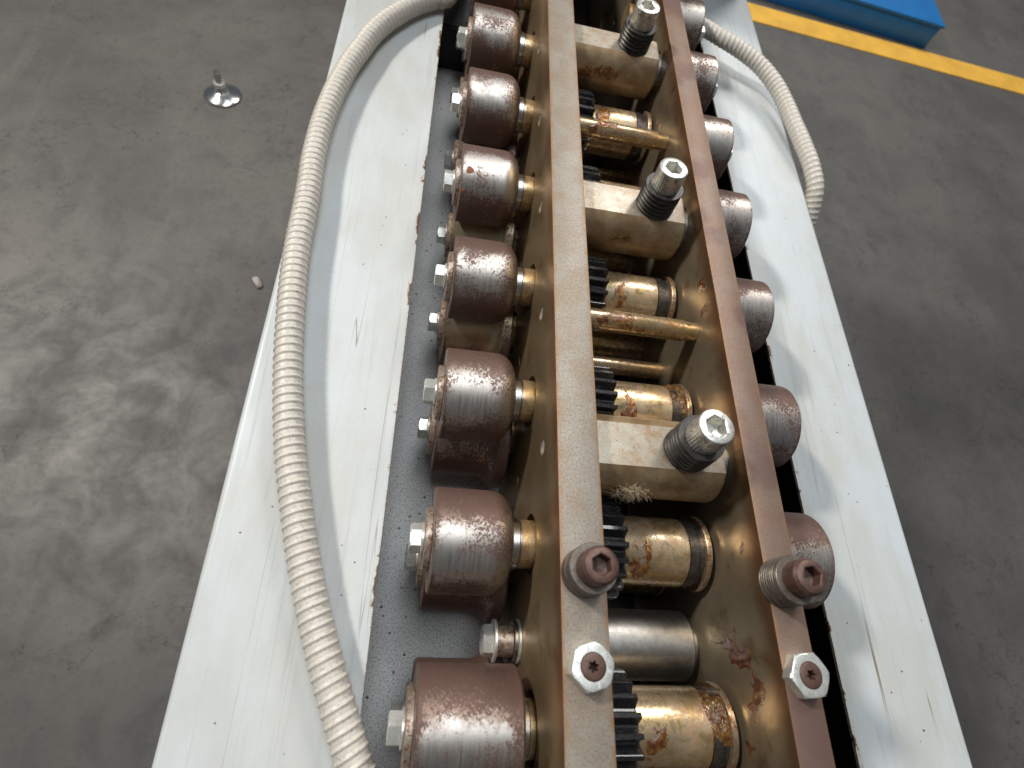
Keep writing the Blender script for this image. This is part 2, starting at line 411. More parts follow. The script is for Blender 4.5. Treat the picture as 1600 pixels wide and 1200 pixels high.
def hexhead(name, t0, t1, rc, mat, axis='X', bore=0.0, ch=0.9, sign=1):
    """hexagon with chamfered corners on its outer face (t1), optional bore"""
    a, u, v = frame(axis)
    n = 36
    def hexr(th): 
        k = (th % (PI / 3)) - PI / 6
        return rc * math.cos(PI / 6) / math.cos(k)
    V, Fc = [], []
    af = rc * math.cos(PI / 6)
    rings = [(t0, lambda th: hexr(th)), (t1 - ch * sign, lambda th: hexr(th) if hexr(th) < af * 1.03 else hexr(th)), (t1 - 0.25 * sign, lambda th: min(hexr(th), af * 1.05)), (t1, lambda th: af * 0.95)]
    if bore: rings += [(t1 , lambda th: bore), (t0, lambda th: bore)]
    for (t, rf) in rings:
        for i in range(n):
            th = 2 * PI * i / n
            V.append(tuple(a * t + (u * math.cos(th) + v * math.sin(th)) * rf(th)))
    for j in range(len(rings) - 1):
        for i in range(n):
            Fc.append((j * n + i, j * n + (i + 1) % n, (j + 1) * n + (i + 1) % n, (j + 1) * n + i))
    if bore:
        L = (len(rings) - 1) * n
        for i in range(n): Fc.append((L + i, L + (i + 1) % n, (i + 1) % n, i))
    else:
        Fc.append(tuple(range(n))); Fc.append(tuple((len(rings) - 1) * n + i for i in range(n)))
    return mesh(name, V, Fc, mat, 20)

def socket_head(name, h, r, hexr, depth, mat, knurl=0.0, lobed=False, edge=0.8):
    """cap screw head standing on z = 0 with a six-sided socket sunk into its top"""
    n = 72
    V, Fc = [], []
    def hx(th, s=1.0):
        if lobed: return hexr * s * (0.84 + 0.16 * math.cos(6 * th))
        k = (th % (PI / 3)) - PI / 6
        return hexr * s * math.cos(PI / 6) / math.cos(k)
    rings = []
    for (z, rr, kn) in ((0, r - 0.3, 0), (0.4, r, knurl), (h - edge * 1.6, r, knurl), (h - edge, r, 0), (h - edge * 0.3, r - edge * 0.5, 0), (h, r - edge * 1.2, 0)):
        rings.append([( (rr + kn * (1 if i % 2 else -1)) , z) for i in range(n)])
    rings.append([(hx(2 * PI * i / n, 1.10), h) for i in range(n)])
    rings.append([(hx(2 * PI * i / n), h - 0.6) for i in range(n)])
    rings.append([(hx(2 * PI * i / n), h - depth) for i in range(n)])
    rings.append([(0.02, h - depth - 1.2) for i in range(n)])
    for R_ in rings:
        for i, (rr, z) in enumerate(R_):
            th = 2 * PI * i / n
            V.append((rr * math.cos(th), rr * math.sin(th), z))
    for j in range(len(rings) - 1):
        for i in range(n):
            Fc.append((j * n + i, j * n + (i + 1) % n, (j + 1) * n + (i + 1) % n, (j + 1) * n + i))
    Fc.append(tuple(range(n)))
    return mesh(name, V, Fc, mat, 28)

def boxmesh(name, x0, x1, y0, y1, z0, z1, mat, bev=0.0, seg=2):
    bm = bmesh.new(); bmesh.ops.create_cube(bm, size=1)
    for v in bm.verts:
        v.co = Vector(((x0 + (v.co.x + .5) * (x1 - x0)) * MM, (y0 + (v.co.y + .5) * (y1 - y0)) * MM, (z0 + (v.co.z + .5) * (z1 - z0)) * MM))
    if bev: bmesh.ops.bevel(bm, geom=bm.edges[:], offset=bev * MM, segments=seg, affect='EDGES', profile=0.5)
    me = bpy.data.meshes.new(name); bm.to_mesh(me); bm.free()
    return finish(me, mat)

def extrude_profile(name, pts, x0, x1, mat, axis='X', smooth=32):
    """close polygon in the plane across the axis, extruded; X: pts are (y, z); Y: pts are (x, z)"""
    n = len(pts); V = []
    for t in (x0, x1):
        for (p, q) in pts: V.append((t, p, q) if axis == 'X' else (p, t, q))
    Fc = [(i, (i + 1) % n, n + (i + 1) % n, n + i) for i in range(n)] + [tuple(range(n)), tuple(range(2 * n - 1, n - 1, -1))]
    return mesh(name, V, Fc, mat, smooth)

def obj(name, me, parent=None, loc=(0, 0, 0), rot=(0, 0, 0)):
    o = bpy.data.objects.new(name, me); COL.objects.link(o)
    if parent: o.parent = parent; o.location = Vector(loc) * MM
    else: o.location = W(*loc)
    o.rotation_euler = rot
    return o

def tag(o, label, cat, group=None, kind=None):
    if label: o['label'] = label
    if cat: o['category'] = cat
    if group: o['group'] = group
    if kind: o['kind'] = kind
    return o

def thing(name, label, cat, loc, group=None, rot=(0, 0, 0)):
    o = bpy.data.objects.new(name, None); COL.objects.link(o)
    o.location = W(*loc); o.rotation_euler = rot; o.empty_display_size = 0.01
    return tag(o, label, cat, group)

def patch_cyl(name, R, x0, x1, t0, t1, seed, mat, amp=1.6, fr=0.16, cut=0.05, n=46, axis='X', thresh=None):
    """smear of grease hugging a cylinder about X: rises above the surface only where its noise is high"""
    V, Fc = [], []
    for i in range(n + 1):
        for j in range(n + 1):
            u, w = i / n, j / n
            x = x0 + (x1 - x0) * u; th = t0 + (t1 - t0) * w
            p = Vector((x * fr + seed * 13.7, R * th * fr, seed * 3.1))
            rg = 1 - abs(noise.noise(p * 0.9 + Vector((0, 0, 7.7)))) * 2.6; rg2 = 1 - abs(noise.noise(p * 1.9 + Vector((3.1, 0, 2.2)))) * 2.6
            f = noise.noise(p * 0.45) * 0.75 + 0.34 * max(0, rg) ** 2 + 0.14 * max(0, rg2) ** 2 - 0.26
            e = max(0.0, 1 - math.hypot(2 * u - 1, 2 * w - 1))
            h = (f + 0.18) * min(1, e * 2.2) - 0.45 * (1 - min(1, e * 1.8)) - cut
            h = max(-0.25, min(1.0, h)) * amp
            V.append((x, (R + h - 0.05) * math.cos(th), (R + h - 0.05) * math.sin(th)))
    for i in range(n):
        for j in range(n):
            a = i * (n + 1) + j
            Fc.append((a, a + 1, a + n + 2, a + n + 1))
    return mesh(name, V, Fc, mat, 70)

def patch_wall(name, y0, y1, z0, z1, seed, mat, sgn=-1, amp=1.2, fr=0.16, cut=0.12, n=46):
    """smear on a wall whose outward normal is sgn * X"""
    V, Fc = [], []
    for i in range(n + 1):
        for j in range(n + 1):
            u, w = i / n, j / n
            y = y0 + (y1 - y0) * u; z = z0 + (z1 - z0) * w
            p = Vector((y * fr + seed * 9.7, z * fr * 0.7, seed * 5.3))
            rg = 1 - abs(noise.noise(p * 1.0 + Vector((0, 0, 7.7)))) * 2.6
            f = noise.noise(p * 0.55) * 0.75 + 0.36 * max(0, rg) ** 2 - 0.30
            e = max(0.0, 1 - math.hypot(2 * u - 1, 2 * w - 1))
            h = (f + 0.12) * min(1, e * 2.2) - 0.4 * (1 - min(1, e * 1.8)) - cut
            h = max(-0.3, min(0.6, h)) * amp
            V.append((sgn * h, y, z))
    for i in range(n):
        for j in range(n):
            a = i * (n + 1) + j
            Fc.append((a, a + 1, a + n + 2, a + n + 1))
    return mesh(name, V, Fc, mat, 70)

# ------------------------------------------------------------------ setting: the workshop floor
fl = obj('floor', boxmesh('floor', -9000, 9000, -6000, 12000, -60, 0, 'floor'), None, (0, 0, FLOOR))
tag(fl, 'mottled grey concrete workshop floor around the machine', None, None, 'structure')
# painted yellow line on the floor
ln = obj('floor_line', boxmesh('floor_line', -500, 2600, -62, 62, 0, 4, 'yellow'), None, (1220, 2390, FLOOR), (0, 0, math.radians(-3.0)))
tag(ln, 'yellow painted line on the concrete floor beside the blue base', 'floor line')
bl = thing('machine_base', 'blue painted steel base standing beyond the yellow floor line', 'machine base', (1250, 2506, FLOOR), None, (0, 0, math.radians(-5.5)))
obj('plinth', boxmesh('plinth', -300, 700, 0, 900, 0, 90, 'blue', 4), bl)
obj('top_plate', boxmesh('top_plate', -308, 708, -6, 908, 90.5, 102, 'blue', 2), bl)

# ------------------------------------------------------------------ machine: table panels and tray
Y0, Y1 = -330.0, 1120.0
ZT = -103.0
def bent_sheet(name, xin, xout, mat, th=2.4, rad=5.0, drop=-700):
    """flat table with its outer edge rolled down into a skirt"""
    s = 1 if xout > xin else -1
    outer, inner = [], []
    outer.append((xin, ZT)); inner.append((xin, ZT - th))
    for i in range(9):
        a = i / 8 * PI / 2
        outer.append((xout - s * rad + s * rad * math.sin(a), ZT - rad + rad * math.cos(a)))
        inner.append((xout - s * rad + s * (rad - th) * math.sin(a), ZT - rad + (rad - th) * math.cos(a)))
    outer.append((xout, ZT + drop)); inner.append((xout - s * th, ZT + drop))
    return extrude_profile(name, outer + inner[::-1], Y0, Y1, mat, 'Y', 25)
tp = obj('table_panel', bent_sheet('table_panel', -95, -203, 'sheet', drop=FLOOR + 103 + 2), None)
tag(tp, 'pale white painted steel table left of the rollers, under the long hose', 'table panel')
tq = obj('table_panel', bent_sheet('table_panel', 236, 329, 'sheet_right', drop=FLOOR + 103 + 2), None)
tag(tq, 'pale white painted steel table right of the plates, rust-specked', 'table panel')
ty = thing('base_tray', 'grey speckled sheet metal tray under the rollers', 'tray', (0, 0, -190))
obj('tray_floor', boxmesh('tray_floor', -150, 2, Y0, Y1, -3, 0, 'tray'), ty)
obj('tray_wall', boxmesh('tray_wall', -153, -150.2, Y0, Y1, -3, 80, 'tray'), ty)
sp_ = thing('shade_pan', 'pan painted black as shade in the gap between and right of the plates', 'dark pan', (0, 0, -190))  # pan blackened so the dark of the gap is in its colour
obj('pan_floor', boxmesh('pan_floor', 2.3, 290, Y0, Y1, -3, 0, 'gap_shade'), sp_)
obj('pan_wall', boxmesh('pan_wall', 290.2, 293, Y0, Y1, -3, 80, 'gap_shade'), sp_)
cv = thing('shadow_blocker', 'unseen box added beyond the far end to shade the right table', 'shadow blocker', (0, 0, -102.8))  # out-of-view box added only to cast a shadow on the right table
obj('blocker_body', boxmesh('blocker_body', -94, 326, 876, Y1 - 6, 0.3, 430, 'sheet', 6, 3), cv)
gd = thing('guard_box', 'black steel guard box in the far end of the tray', 'guard box', (0, 0, -190))
obj('box_body', boxmesh('box_body', -149, -4, 700, Y1 - 4, 0.3, 60, 'black', 2), gd)
obj('box_lip', boxmesh('box_lip', -149, -4, 696.5, 699.7, 46, 58, 'black', 0.6), gd)

# ------------------------------------------------------------------ side plates with bored holes
STAND = [-31.0 + 102.2 * i for i in range(9)]          # nearest first
GAPS = [STAND[i] + 51.1 for i in range(8)]
ZU, ZL = -70.0, -139.0
def bored_plate(name, x0, x1, mats):
    me = boxmesh('plate_blank', 0, x1 - x0, Y0, Y1, -187, 0, mats[0], 0.6, 2)
    V, Fc = [], []
    def cyl(y, z, r, n=36):
        b = len(V)
        for t in (-6, x1 - x0 + 6):
            for i in range(n):
                V.append((t, y + r * math.cos(2 * PI * i / n), z + r * math.sin(2 * PI * i / n)))
        for i in range(n): Fc.append((b + i, b + (i + 1) % n, b + n + (i + 1) % n, b + n + i))
        Fc.append(tuple(b + i for i in range(n))); Fc.append(tuple(b + n + i for i in range(n)))
    for y in STAND: cyl(y, ZU, 19.5); cyl(y, ZL, 19.5)
    for y in GAPS[1:]: cyl(y + 3, -34.5, 5.2); cyl(y + 3, -105, 5.0)
    cut = mesh('cutter', V, Fc, mats[0], 0)
    tmp = bpy.data.objects.new('tmp_plate', me); COL.objects.link(tmp)
    tc = bpy.data.objects.new('tmp_cut', cut); COL.objects.link(tc)
    md = tmp.modifiers.new('b', 'BOOLEAN'); md.object = tc; md.operation = 'DIFFERENCE'; md.solver = 'EXACT'
    dg = bpy.context.evaluated_depsgraph_get()
    out = bpy.data.meshes.new_from_object(tmp.evaluated_get(dg))
    bpy.data.objects.remove(tmp); bpy.data.objects.remove(tc); bpy.data.meshes.remove(me); bpy.data.meshes.remove(cut)
    out.name = name
    out.materials.clear(); out.materials.append(M[mats[0]]); out.materials.append(M[mats[1]])
    for p in out.polygons:
        p.material_index = 1 if p.normal.z > 0.6 else 0
    out.shade_smooth(); out.set_sharp_from_angle(angle=math.radians(25))
    return out
lp = thing('side_plate', 'long grey-tan steel side plate with bored brown face, beside the left rollers', 'side plate', (0, 0, 0))
obj('plate_body', bored_plate('plate_left', 0, 25, ('side', 'top')), lp)
rp = thing('side_plate', 'long red-brown steel side plate carrying the right rollers', 'side plate', (119, 0, 0))
obj('plate_body', bored_plate('plate_right', 119, 139, ('side_stained', 'top_red')), rp)
for i, (ya, yb, za, zb) in enumerate([(222, 272, -30, 0), (-6, 34, -60, -12), (-30, 8, -50, -14), (-62, -20, -75, -30), (140, 160, -40, -15), (500, 545, -48, -10), (440, 470, -60, -20), (60, 84, -34, -6)]):
    obj('grease_smear', patch_wall('grease_smear', ya, yb, za, zb, i + 1.3, 'dark_grease', -1, 1.0, 0.15, 0.02), rp, (-0.02, 0, 0))
# bright thread inserts seated in the small holes of the left plate
ins = tube_ring('thread_insert', 0.6, 9, 5.0, 3.6, 'zinc', 28)
plug = lathe('insert_plug', [(6.5, 3.55), (8.5, 3.55)], 'collar', 24)
for y in GAPS[1:7]:
    for z in (-34.5,):
        t = obj('thread_insert', ins, lp, (0, y + 3, z))
        obj('insert_plug', plug, t)

# ------------------------------------------------------------------ forming rollers
def fillet(x0, r0, x1, r1, n=8, convex=True):
    out = []
    for i in range(n + 1):
        a = i / n * PI / 2
        if convex: out.append((x0 + (x1 - x0) * math.sin(a), r1 + (r0 - r1) * math.cos(a)))
        else: out.append((x0 + (x1 - x0) * (1 - math.cos(a)), r0 + (r1 - r0) * math.sin(a)))
    return out
# local x = 0 at the middle of the roller, outer end at -24.5, plate at +39.5 for the left side
UPPER = [(-24.5, 29.5), (-24.5, 31.6), (-23.6, 32.5), (9.5, 32.5)] + fillet(11, 32.5, 25.4, 16, 14) + [(25.5, 12)]
UPPER_WIDE = [(-26.5, 29.5), (-26.5, 31.7), (-25.6, 32.6), (29.3, 32.6), (30.6, 31.6), (31, 29.5), (31, 14)]
LOWER = [(-24.5, 30), (-24.5, 34.8), (-23.6, 35.8), (11.3, 35.8)] + [(x_, min(44.0, 68.3 - r_)) for (x_, r_) in fillet(11, 32.5, 25.4, 16, 14)[2:]] + [(31, 44.0), (32.4, 42.6), (32.6, 18)]
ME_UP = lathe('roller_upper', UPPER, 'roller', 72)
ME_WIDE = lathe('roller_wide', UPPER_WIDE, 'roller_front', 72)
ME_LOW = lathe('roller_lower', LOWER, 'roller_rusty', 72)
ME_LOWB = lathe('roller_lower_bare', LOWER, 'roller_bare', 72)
ME_DISC = lathe('end_washer', [(-28.6, 18.4), (-28.3, 19.4), (-24.9, 19.6), (-24.6, 19.4)], 'washer', 56)
ME_DISCL = lathe('end_washer_low', [(-28.6, 20.0), (-28.3, 21.0), (-24.9, 21.2), (-24.6, 21.0)], 'washer', 56)
ME_FLAT = tube_ring('bolt_washer', -30.4, -28.7, 10.2, 4.0, 'zinc', 40)
ME_BOLT = hexhead('hex_bolt', -30.5, -37.6, 9.3, 'zinc', 'X', 0, 0.9, -1)
ME_COLL = lathe('collar', [(25.6, 14.5), (25.6, 15.6), (26.0, 16), (30, 16), (30.6, 15.4), (30.9, 14.9), (31.5, 14.9)], 'collar', 48)
ME_SHAFT = lathe('shaft', [(31.6, 15.3), (41, 15.3), (41.6, 14.8), (60, 14.8)], 'bronze', 48)
ME_COLLL = lathe('collar_low', [(32.8, 16), (32.8, 18), (33.4, 18.6), (36, 18.6), (36.5, 18)], 'collar', 48)
ME_SHAFTL = lathe('shaft_low', [(36.7, 15.3), (60, 14.8)], 'bronze', 48)
ORD = ['nearest', 'second', 'third', 'fourth', 'fifth', 'sixth', 'seventh', 'eighth', 'ninth']
def ordinal(i, last):
    if i == 0: return 'nearest the camera'
    return ORD[i] + ' from the camera'
def roller(i, y, z, side, kind):
    """one roller with its end washer, bolt, collar and shaft stub"""
    x = -39.6 if side < 0 else 178.6 - 4
    rz = 0 if side < 0 else PI
    where = 'left of the left side plate' if side < 0 else 'right of the right side plate'
    where = 'left row' if side < 0 else 'right row'
    if kind == 'up': look = 'rust-mottled upper forming roller with rounded shoulder' if i else 'wide square-edged upper forming roller, rust-speckled'
    else: look = 'worn golden lower forming roller with flared flange' if i in (3, 4) else 'rusty lower forming roller with flared flange'
    t = thing('forming_roller', look + ', ' + where + ', ' + ordinal(i if side < 0 else i - 1, 8), 'roller', (x, y, z),
              ('upper' if kind == 'up' else 'lower') + ' forming rollers in the ' + where, (0, 0, rz))
    if kind == 'up': me = ME_WIDE if (i == 0) else ME_UP
    else: me = ME_LOWB if i in (3, 4) else ME_LOW
    obj('roller_body', me, t)
    d = obj('end_washer', ME_DISC if kind == 'up' else ME_DISCL, t, (-2 if (i == 0 and kind == 'up') else 0, 0, 0))
    b = obj('hex_bolt', ME_BOLT, t, (-2 if (i == 0 and kind == 'up') else 0, 0, 0), (random.uniform(0, PI / 3), 0, 0))
    obj('bolt_washer', ME_FLAT, b)
    if kind == 'up':
        if i: obj('collar', ME_COLL, t)
        else: obj('collar', ME_COLL, t, (6.4, 0, 0))
        obj('shaft', ME_SHAFT, t)
    else:
        obj('collar', ME_COLLL, t); obj('shaft', ME_SHAFTL, t)
    return t
for i, y in enumerate(STAND[:8]):
    t = roller(i, y, ZU, -1, 'up')
    if i == 4:   # two orange rust spots on the fifth roller
        for (x, th, r) in ((-18.0, 2.02, 3.3), (-21.5, 2.55, 2.0)):
            nn = 18; V = [(x, 32.68 * math.cos(th), 32.68 * math.sin(th))]; Fs = []
            for g_ in (1, 2, 3):
                for q in range(nn):
                    a = 2 * PI * q / nn; rr = r * g_ / 3 * (1 + 0.14 * math.sin(3 * a + x))
                    tt = th + rr * math.sin(a) / 32.5; R2 = (32.72, 32.66, 32.45)[g_ - 1]
                    V.append((x + rr * math.cos(a), R2 * math.cos(tt), R2 * math.sin(tt)))
            Fs += [(0, 1 + q, 1 + (q + 1) % nn) for q in range(nn)]
            for g_ in (0, 1): Fs += [(1 + g_ * nn + q, 1 + (g_ + 1) * nn + q, 1 + (g_ + 1) * nn + (q + 1) % nn, 1 + g_ * nn + (q + 1) % nn) for q in range(nn)]
            obj('rust_spot', mesh('rust_spot', V, Fs, 'orange_spot', 60), t)
for i, y in enumerate(STAND[:8]): roller(i, y, ZL, -1, 'low')
for i, y in enumerate(STAND): 
    if i: roller(i, y, ZU, 1, 'up')

# ------------------------------------------------------------------ gears and sleeves between the plates
def gear_mesh(name, x0, x1, ra, rf, teeth, mat):
    prof = []
    for k in range(teeth):
        c = 2 * PI * k / teeth; p = 2 * PI / teeth
        for (d, r) in ((-0.42, rf), (-0.27, rf + 0.35 * (ra - rf)), (-0.15, ra - 0.4), (-0.11, ra), (0.11, ra), (0.15, ra - 0.4), (0.27, rf + 0.35 * (ra - rf)), (0.42, rf)):
            prof.append((r * math.cos(c + d * p), r * math.sin(c + d * p)))
    n = len(prof); V = []
    for (t, s) in ((x0, 0.975), (x0 + 1, 1), (x1 - 1, 1), (x1, 0.975)):
        for (p, q) in prof: V.append((t, p * s, q * s))
    Fc = []
    for j in range(3):
        for i in range(n): Fc.append((j * n + i, j * n + (i + 1) % n, (j + 1) * n + (i + 1) % n, (j + 1) * n + i))
    Fc += [tuple(range(n)), tuple(3 * n + i for i in range(n))]
    return mesh(name, V, Fc, mat, 25)
ME_GEAR = gear_mesh('gear', 27, 56, 32, 25.2, 20, 'gear')
ME_SLEEVE = lathe('sleeve', [(56.3, 21.8), (56.9, 22.4), (101, 22.4), (101.8, 21.8), (101.9, 21)], 'sleeve', 64)
ME_BAND = lathe('bearing_band', [(102.0, 21), (102.0, 22.6), (107.4, 22.6), (107.5, 21)], 'black_ring', 64)
ME_SNAP = lathe('snap_ring', [(112.2, 20), (112.2, 24.4), (112.8, 25), (115.2, 25), (115.8, 24.4), (115.8, 20)], 'ring', 64)
ME_SEAT = lathe('bearing_seat', [(107.7, 20), (107.7, 21.4), (112.0, 21.4), (112.05, 20)], 'black_ring', 64)
ME_BOSS = lathe('bearing_boss', [(115.9, 19.8), (118.8, 19.8)], 'socket_dark', 64)
ME_TAB = boxmesh('snap_tab', 103, 113, -1.6, 1.6, -0.5, 2.0, 'grey_steel', 0.4)
for i, y in enumerate(STAND[:7]):
    dist = ordinal(i, 6)
    t = thing('shaft_gear', 'black greased gear with brassy sleeve between the side plates, ' + dist, 'gear', (0, y, ZU), 'geared shafts between the plates')
    obj('gear', ME_GEAR, t, (0, 0, 0), (random.uniform(0, 0.3), 0, 0))
    s = obj('sleeve', ME_SLEEVE, t)
    obj('bearing_band', ME_BAND, t); obj('bearing_seat', ME_SEAT, t); obj('snap_ring', ME_SNAP, t, (0, 0, 0), (random.uniform(0, 6), 0, 0)); obj('bearing_boss', ME_BOSS, t)
    obj('grease', patch_cyl('grease', 22.4, 56.5, 78, 0.9, 2.9, i + 2.0, 'grease', 1.9, 0.17, -0.10 if i < 2 else 0.02), s)
    if i in (0, 2): obj('grease', patch_cyl('grease_ring', 23.0, 98, 114.5, 0.1, 1.9, i + 9.0, 'grease', 3.6, 0.3, -0.12, 56), s)
    if i == 0:
        obj('snap_tab', ME_TAB, t, (0, 0, 0), (0, 0, 0)).location = Vector((1, 23.4 * math.cos(0.62), 23.4 * math.sin(0.62))) * MM
        t.children[-1].rotation_euler = (0.62 - PI / 2, 0, 0.0)
# lower shafts with their gears, deep in the shade between the plates
ME_LGEAR = gear_mesh('lower_gear', 27, 56, 36, 29, 22, 'gear')
ME_LSHAFT = lathe('lower_shaft', [(25.2, 14), (56.2, 14), (56.4, 19), (118.8, 19)], 'sleeve', 48)
for i, y in enumerate(STAND[:7]):
    t = thing('lower_shaft', 'dark lower drive shaft below the brassy sleeve, ' + ordinal(i, 6), 'shaft', (0, y, ZL), 'lower drive shafts between the plates')
    obj('gear', ME_LGEAR, t, (0, 0, 0), (random.uniform(0, 0.28), 0, 0)); obj('shaft', ME_LSHAFT, t)

# ------------------------------------------------------------------ D-shaped spacer bars with stacked-washer screws
def dbar():
    R_, zt = 26.0, 22.0
    a0 = math.asin(zt / R_)
    pts = []
    n = 40
    for i in range(n + 1):
        a = PI - a0 + (2 * a0 + PI) * i / n
        pts.append((R_ * math.cos(a), R_ * math.sin(a)))
    V = []; N = len(pts)
    for (x, s) in ((25.3, 1), (112, 1), (113.2, 0.965)):
        for (p, q) in pts: V.append((x, p * s, q * (s if q < zt - 0.1 else 1 - (1 - s) * 0.6)))
    Fc = []
    for j in range(2):
        for i in range(N): Fc.append((j * N + i, j * N + (i + 1) % N, (j + 1) * N + (i + 1) % N, (j + 1) * N + i))
    Fc += [tuple(range(N)), tuple(2 * N + i for i in range(N))]
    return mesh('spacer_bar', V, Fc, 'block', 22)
ME_DBAR = dbar()
ME_TENON = lathe('tenon', [(113.3, 17), (118.8, 17)], 'grey_steel', 40)
ME_W = [tube_ring('spring_washer_%d' % k, 0.1, 3.5, 15.2, 6.2, 'black_washer', 56, 'Z', 0.95) for k in range(1)]
ME_WTOP = tube_ring('flat_washer', 0, 2.6, 15.0, 6.2, 'black_washer', 56, 'Z', 0.25)
ME_CAP = socket_head('screw_head', 17.5, 10.9, 6.7, 9.0, 'zinc_pit', 0.16)
ME_STEM = lathe('screw_stem', [(-20, 6.0), (21.1, 6.0)], 'zinc_pit', 32, 'Z')
for i, g in enumerate((1, 3, 5)):
    y = GAPS[g] + 1.6
    dist = ('nearest the camera', 'in the middle', 'farthest from the camera')[i]
    b = thing('spacer_bar', 'oily steel spacer bar with flat top between the plates, ' + ('with tan lint on its front' if i == 0 else dist + ' of three'), 'spacer bar', (0, y, -34), 'spacer bars between the plates')
    obj('bar', ME_DBAR, b); obj('tenon', ME_TENON, b)
    gy = [(-0.6, 0.4), (-0.5, 0.5), (-0.9, 0.2)][i]
    obj('grease', patch_cyl('grease_bar', 26.0, 27, 88 if i else 60, PI - 0.62, PI + 0.35, i + 20.0, 'grease', 1.8, 0.13, 0.02 if i else 0.15, 56), b)
    s = thing('cap_screw', 'silver socket head screw on stacked black washers, ' + ('large and nearest of three' if i == 0 else dist + ' of three'), 'screw', (87, y - 1.0, -11.9), 'cap screws on the spacer bars',
              (math.radians((-1.5, -1.0, 0.5)[i]), math.radians((0.5, -2.0, -3.5)[i]), random.uniform(0, 1)))
    z = 0.0
    for k in range(5):
        w = obj('washer', ME_W[0], s, (random.uniform(-.25, .25), random.uniform(-.25, .25), z)); z += 3.7
    obj('flat_washer', ME_WTOP, s, (0.2, 0.1, z)); z += 2.65
    obj('screw_stem', ME_STEM, s)
    obj('screw_head', ME_CAP, s, (0, 0, z + 0.02))

# ------------------------------------------------------------------ screws and lock nuts on top of the plates
ME_SPR = [tube_ring('collar_ring_%d' % k, 0.05, h, r, 6.0, 'spring_collar', 56, 'Z', 0.35) for k, (h, r) in enumerate(((7.6, 12.6), (2.5, 12.3), (5.6, 12.6), (1.75, 12.9)))]
ME_RHEAD = socket_head('rusty_head', 11.5, 9.5, 5.2, 6.5, 'rust_head', 0.0, False, 2.6)
ME_RSTEM = lathe('rusty_stem', [(-0.2, 5.8), (16.2, 5.8)], 'rust_head', 32, 'Z')
s = thing('clamp_screw', 'rust brown socket screw in a dull collar on the left side plate', 'screw', (13.0, 44.5, 0.2))
z = 0
for k in (0, 1, 2):
    obj('collar_ring', ME_SPR[k], s, (random.uniform(-.2, .2), random.uniform(-.2, .2), z)); z += (7.7, 2.6, 5.7)[k]
obj('stem', ME_RSTEM, s); obj('screw_head', ME_RHEAD, s, (0, 0, z), (0, 0, 0.55))
s = thing('clamp_screw', 'rust brown socket screw on ribbed washers on the right side plate', 'screw', (126.5, 44.0, 0.2))
z = 0
for k in range(9):
    obj('collar_ring', ME_SPR[3], s, (random.uniform(-.2, .2), random.uniform(-.2, .2), z)); z += 1.85
obj('stem', ME_RSTEM, s); obj('screw_head', ME_RHEAD, s, (0, 0, z), (0, 0, 0.2))
ME_NUT = hexhead('lock_nut', 0.0, 7.4, 11.7, 'zinc', 'Z', 6.5, 0.9)
ME_SET = socket_head('set_screw', 7.9, 6.35, 2.6, 4.5, 'rust_head', 0.0, True, 0.8)
for (x, y, a, lab) in ((13.2, 0.6, 0.28, 'zinc hex nut locking a rusty set screw on the left side plate'), (129.5, -1.5, 0.1, 'zinc hex nut locking a rusty set screw on the right side plate')):
    s = thing('lock_nut', lab, 'nut', (x, y, 0.15), None, (0, 0, a))
    obj('nut', ME_NUT, s); obj('set_screw', ME_SET, s)

# ------------------------------------------------------------------ tie rods, cylinder spacer and its bolt
ME_ROD = lathe('tie_rod', [(25.2, 8.0), (108, 8.0), (109.5, 7.2), (118.8, 7.0)], 'rod', 40)
ME_ROD2 = lathe('tie_rod_low', [(25.2, 7.2), (118.8, 7.2)], 'rod', 40)
for g, nm in ((2, 'nearer'), (4, 'farther')):
    y = GAPS[g] + 3
    t = thing('tie_rod', 'greasy golden brown upper tie rod between the plates, the %s of two' % nm, 'tie rod', (0, y, -33), 'upper tie rods')
    obj('rod', ME_ROD, t)
    obj('grease', patch_cyl('grease_rod', 8.0, 26, 95, 0.6, 3.6, g + 31.0, 'grease', 1.2, 0.22, 0.06, 60), t)
    t = thing('tie_rod', 'thin brown lower tie rod deep between the plates, the %s of two' % nm, 'tie rod', (0, y - 1, -96), 'lower tie rods')
    obj('rod', ME_ROD2, t)
t = thing('cylinder_spacer', 'smooth grey steel cylinder spacer between the plates near the front', 'spacer', (0, 15.0, -101))
obj('spacer_body', lathe('spacer_body', [(25.2, 21), (25.4, 22), (113, 22), (113.8, 21.4), (114, 20)], 'grey_steel', 64), t)
obj('spacer_boss', lathe('spacer_boss', [(114.1, 16), (118.8, 16)], 'grey_steel', 40), t)
obj('grease', patch_cyl('grease_spacer', 22, 26, 52, 0.9, 2.6, 47.0, 'grease', 1.8, 0.2, 0.08), t)
t = thing('plate_bolt', 'zinc hex bolt with washers on the left side plate face, low near the front', 'bolt', (0, 15.0, -101))
obj('washer', tube_ring('pw1', -2.2, -0.2, 13.5, 4.5, 'zinc', 44), t); obj('washer', tube_ring('pw2', -4.6, -2.4, 12.5, 4.5, 'collar', 44), t)
obj('spacer_ring', tube_ring('pw3', -15.5, -4.8, 9.5, 4.5, 'washer', 44), t)
obj('washer', tube_ring('pw4', -17.6, -15.7, 13.0, 4.5, 'zinc', 44), t)
obj('bolt_head', hexhead('pbolt', -17.8, -24.5, 10.0, 'zinc', 'X', 0, 0.9, -1), t, (0, 0, 0), (0.3, 0, 0))

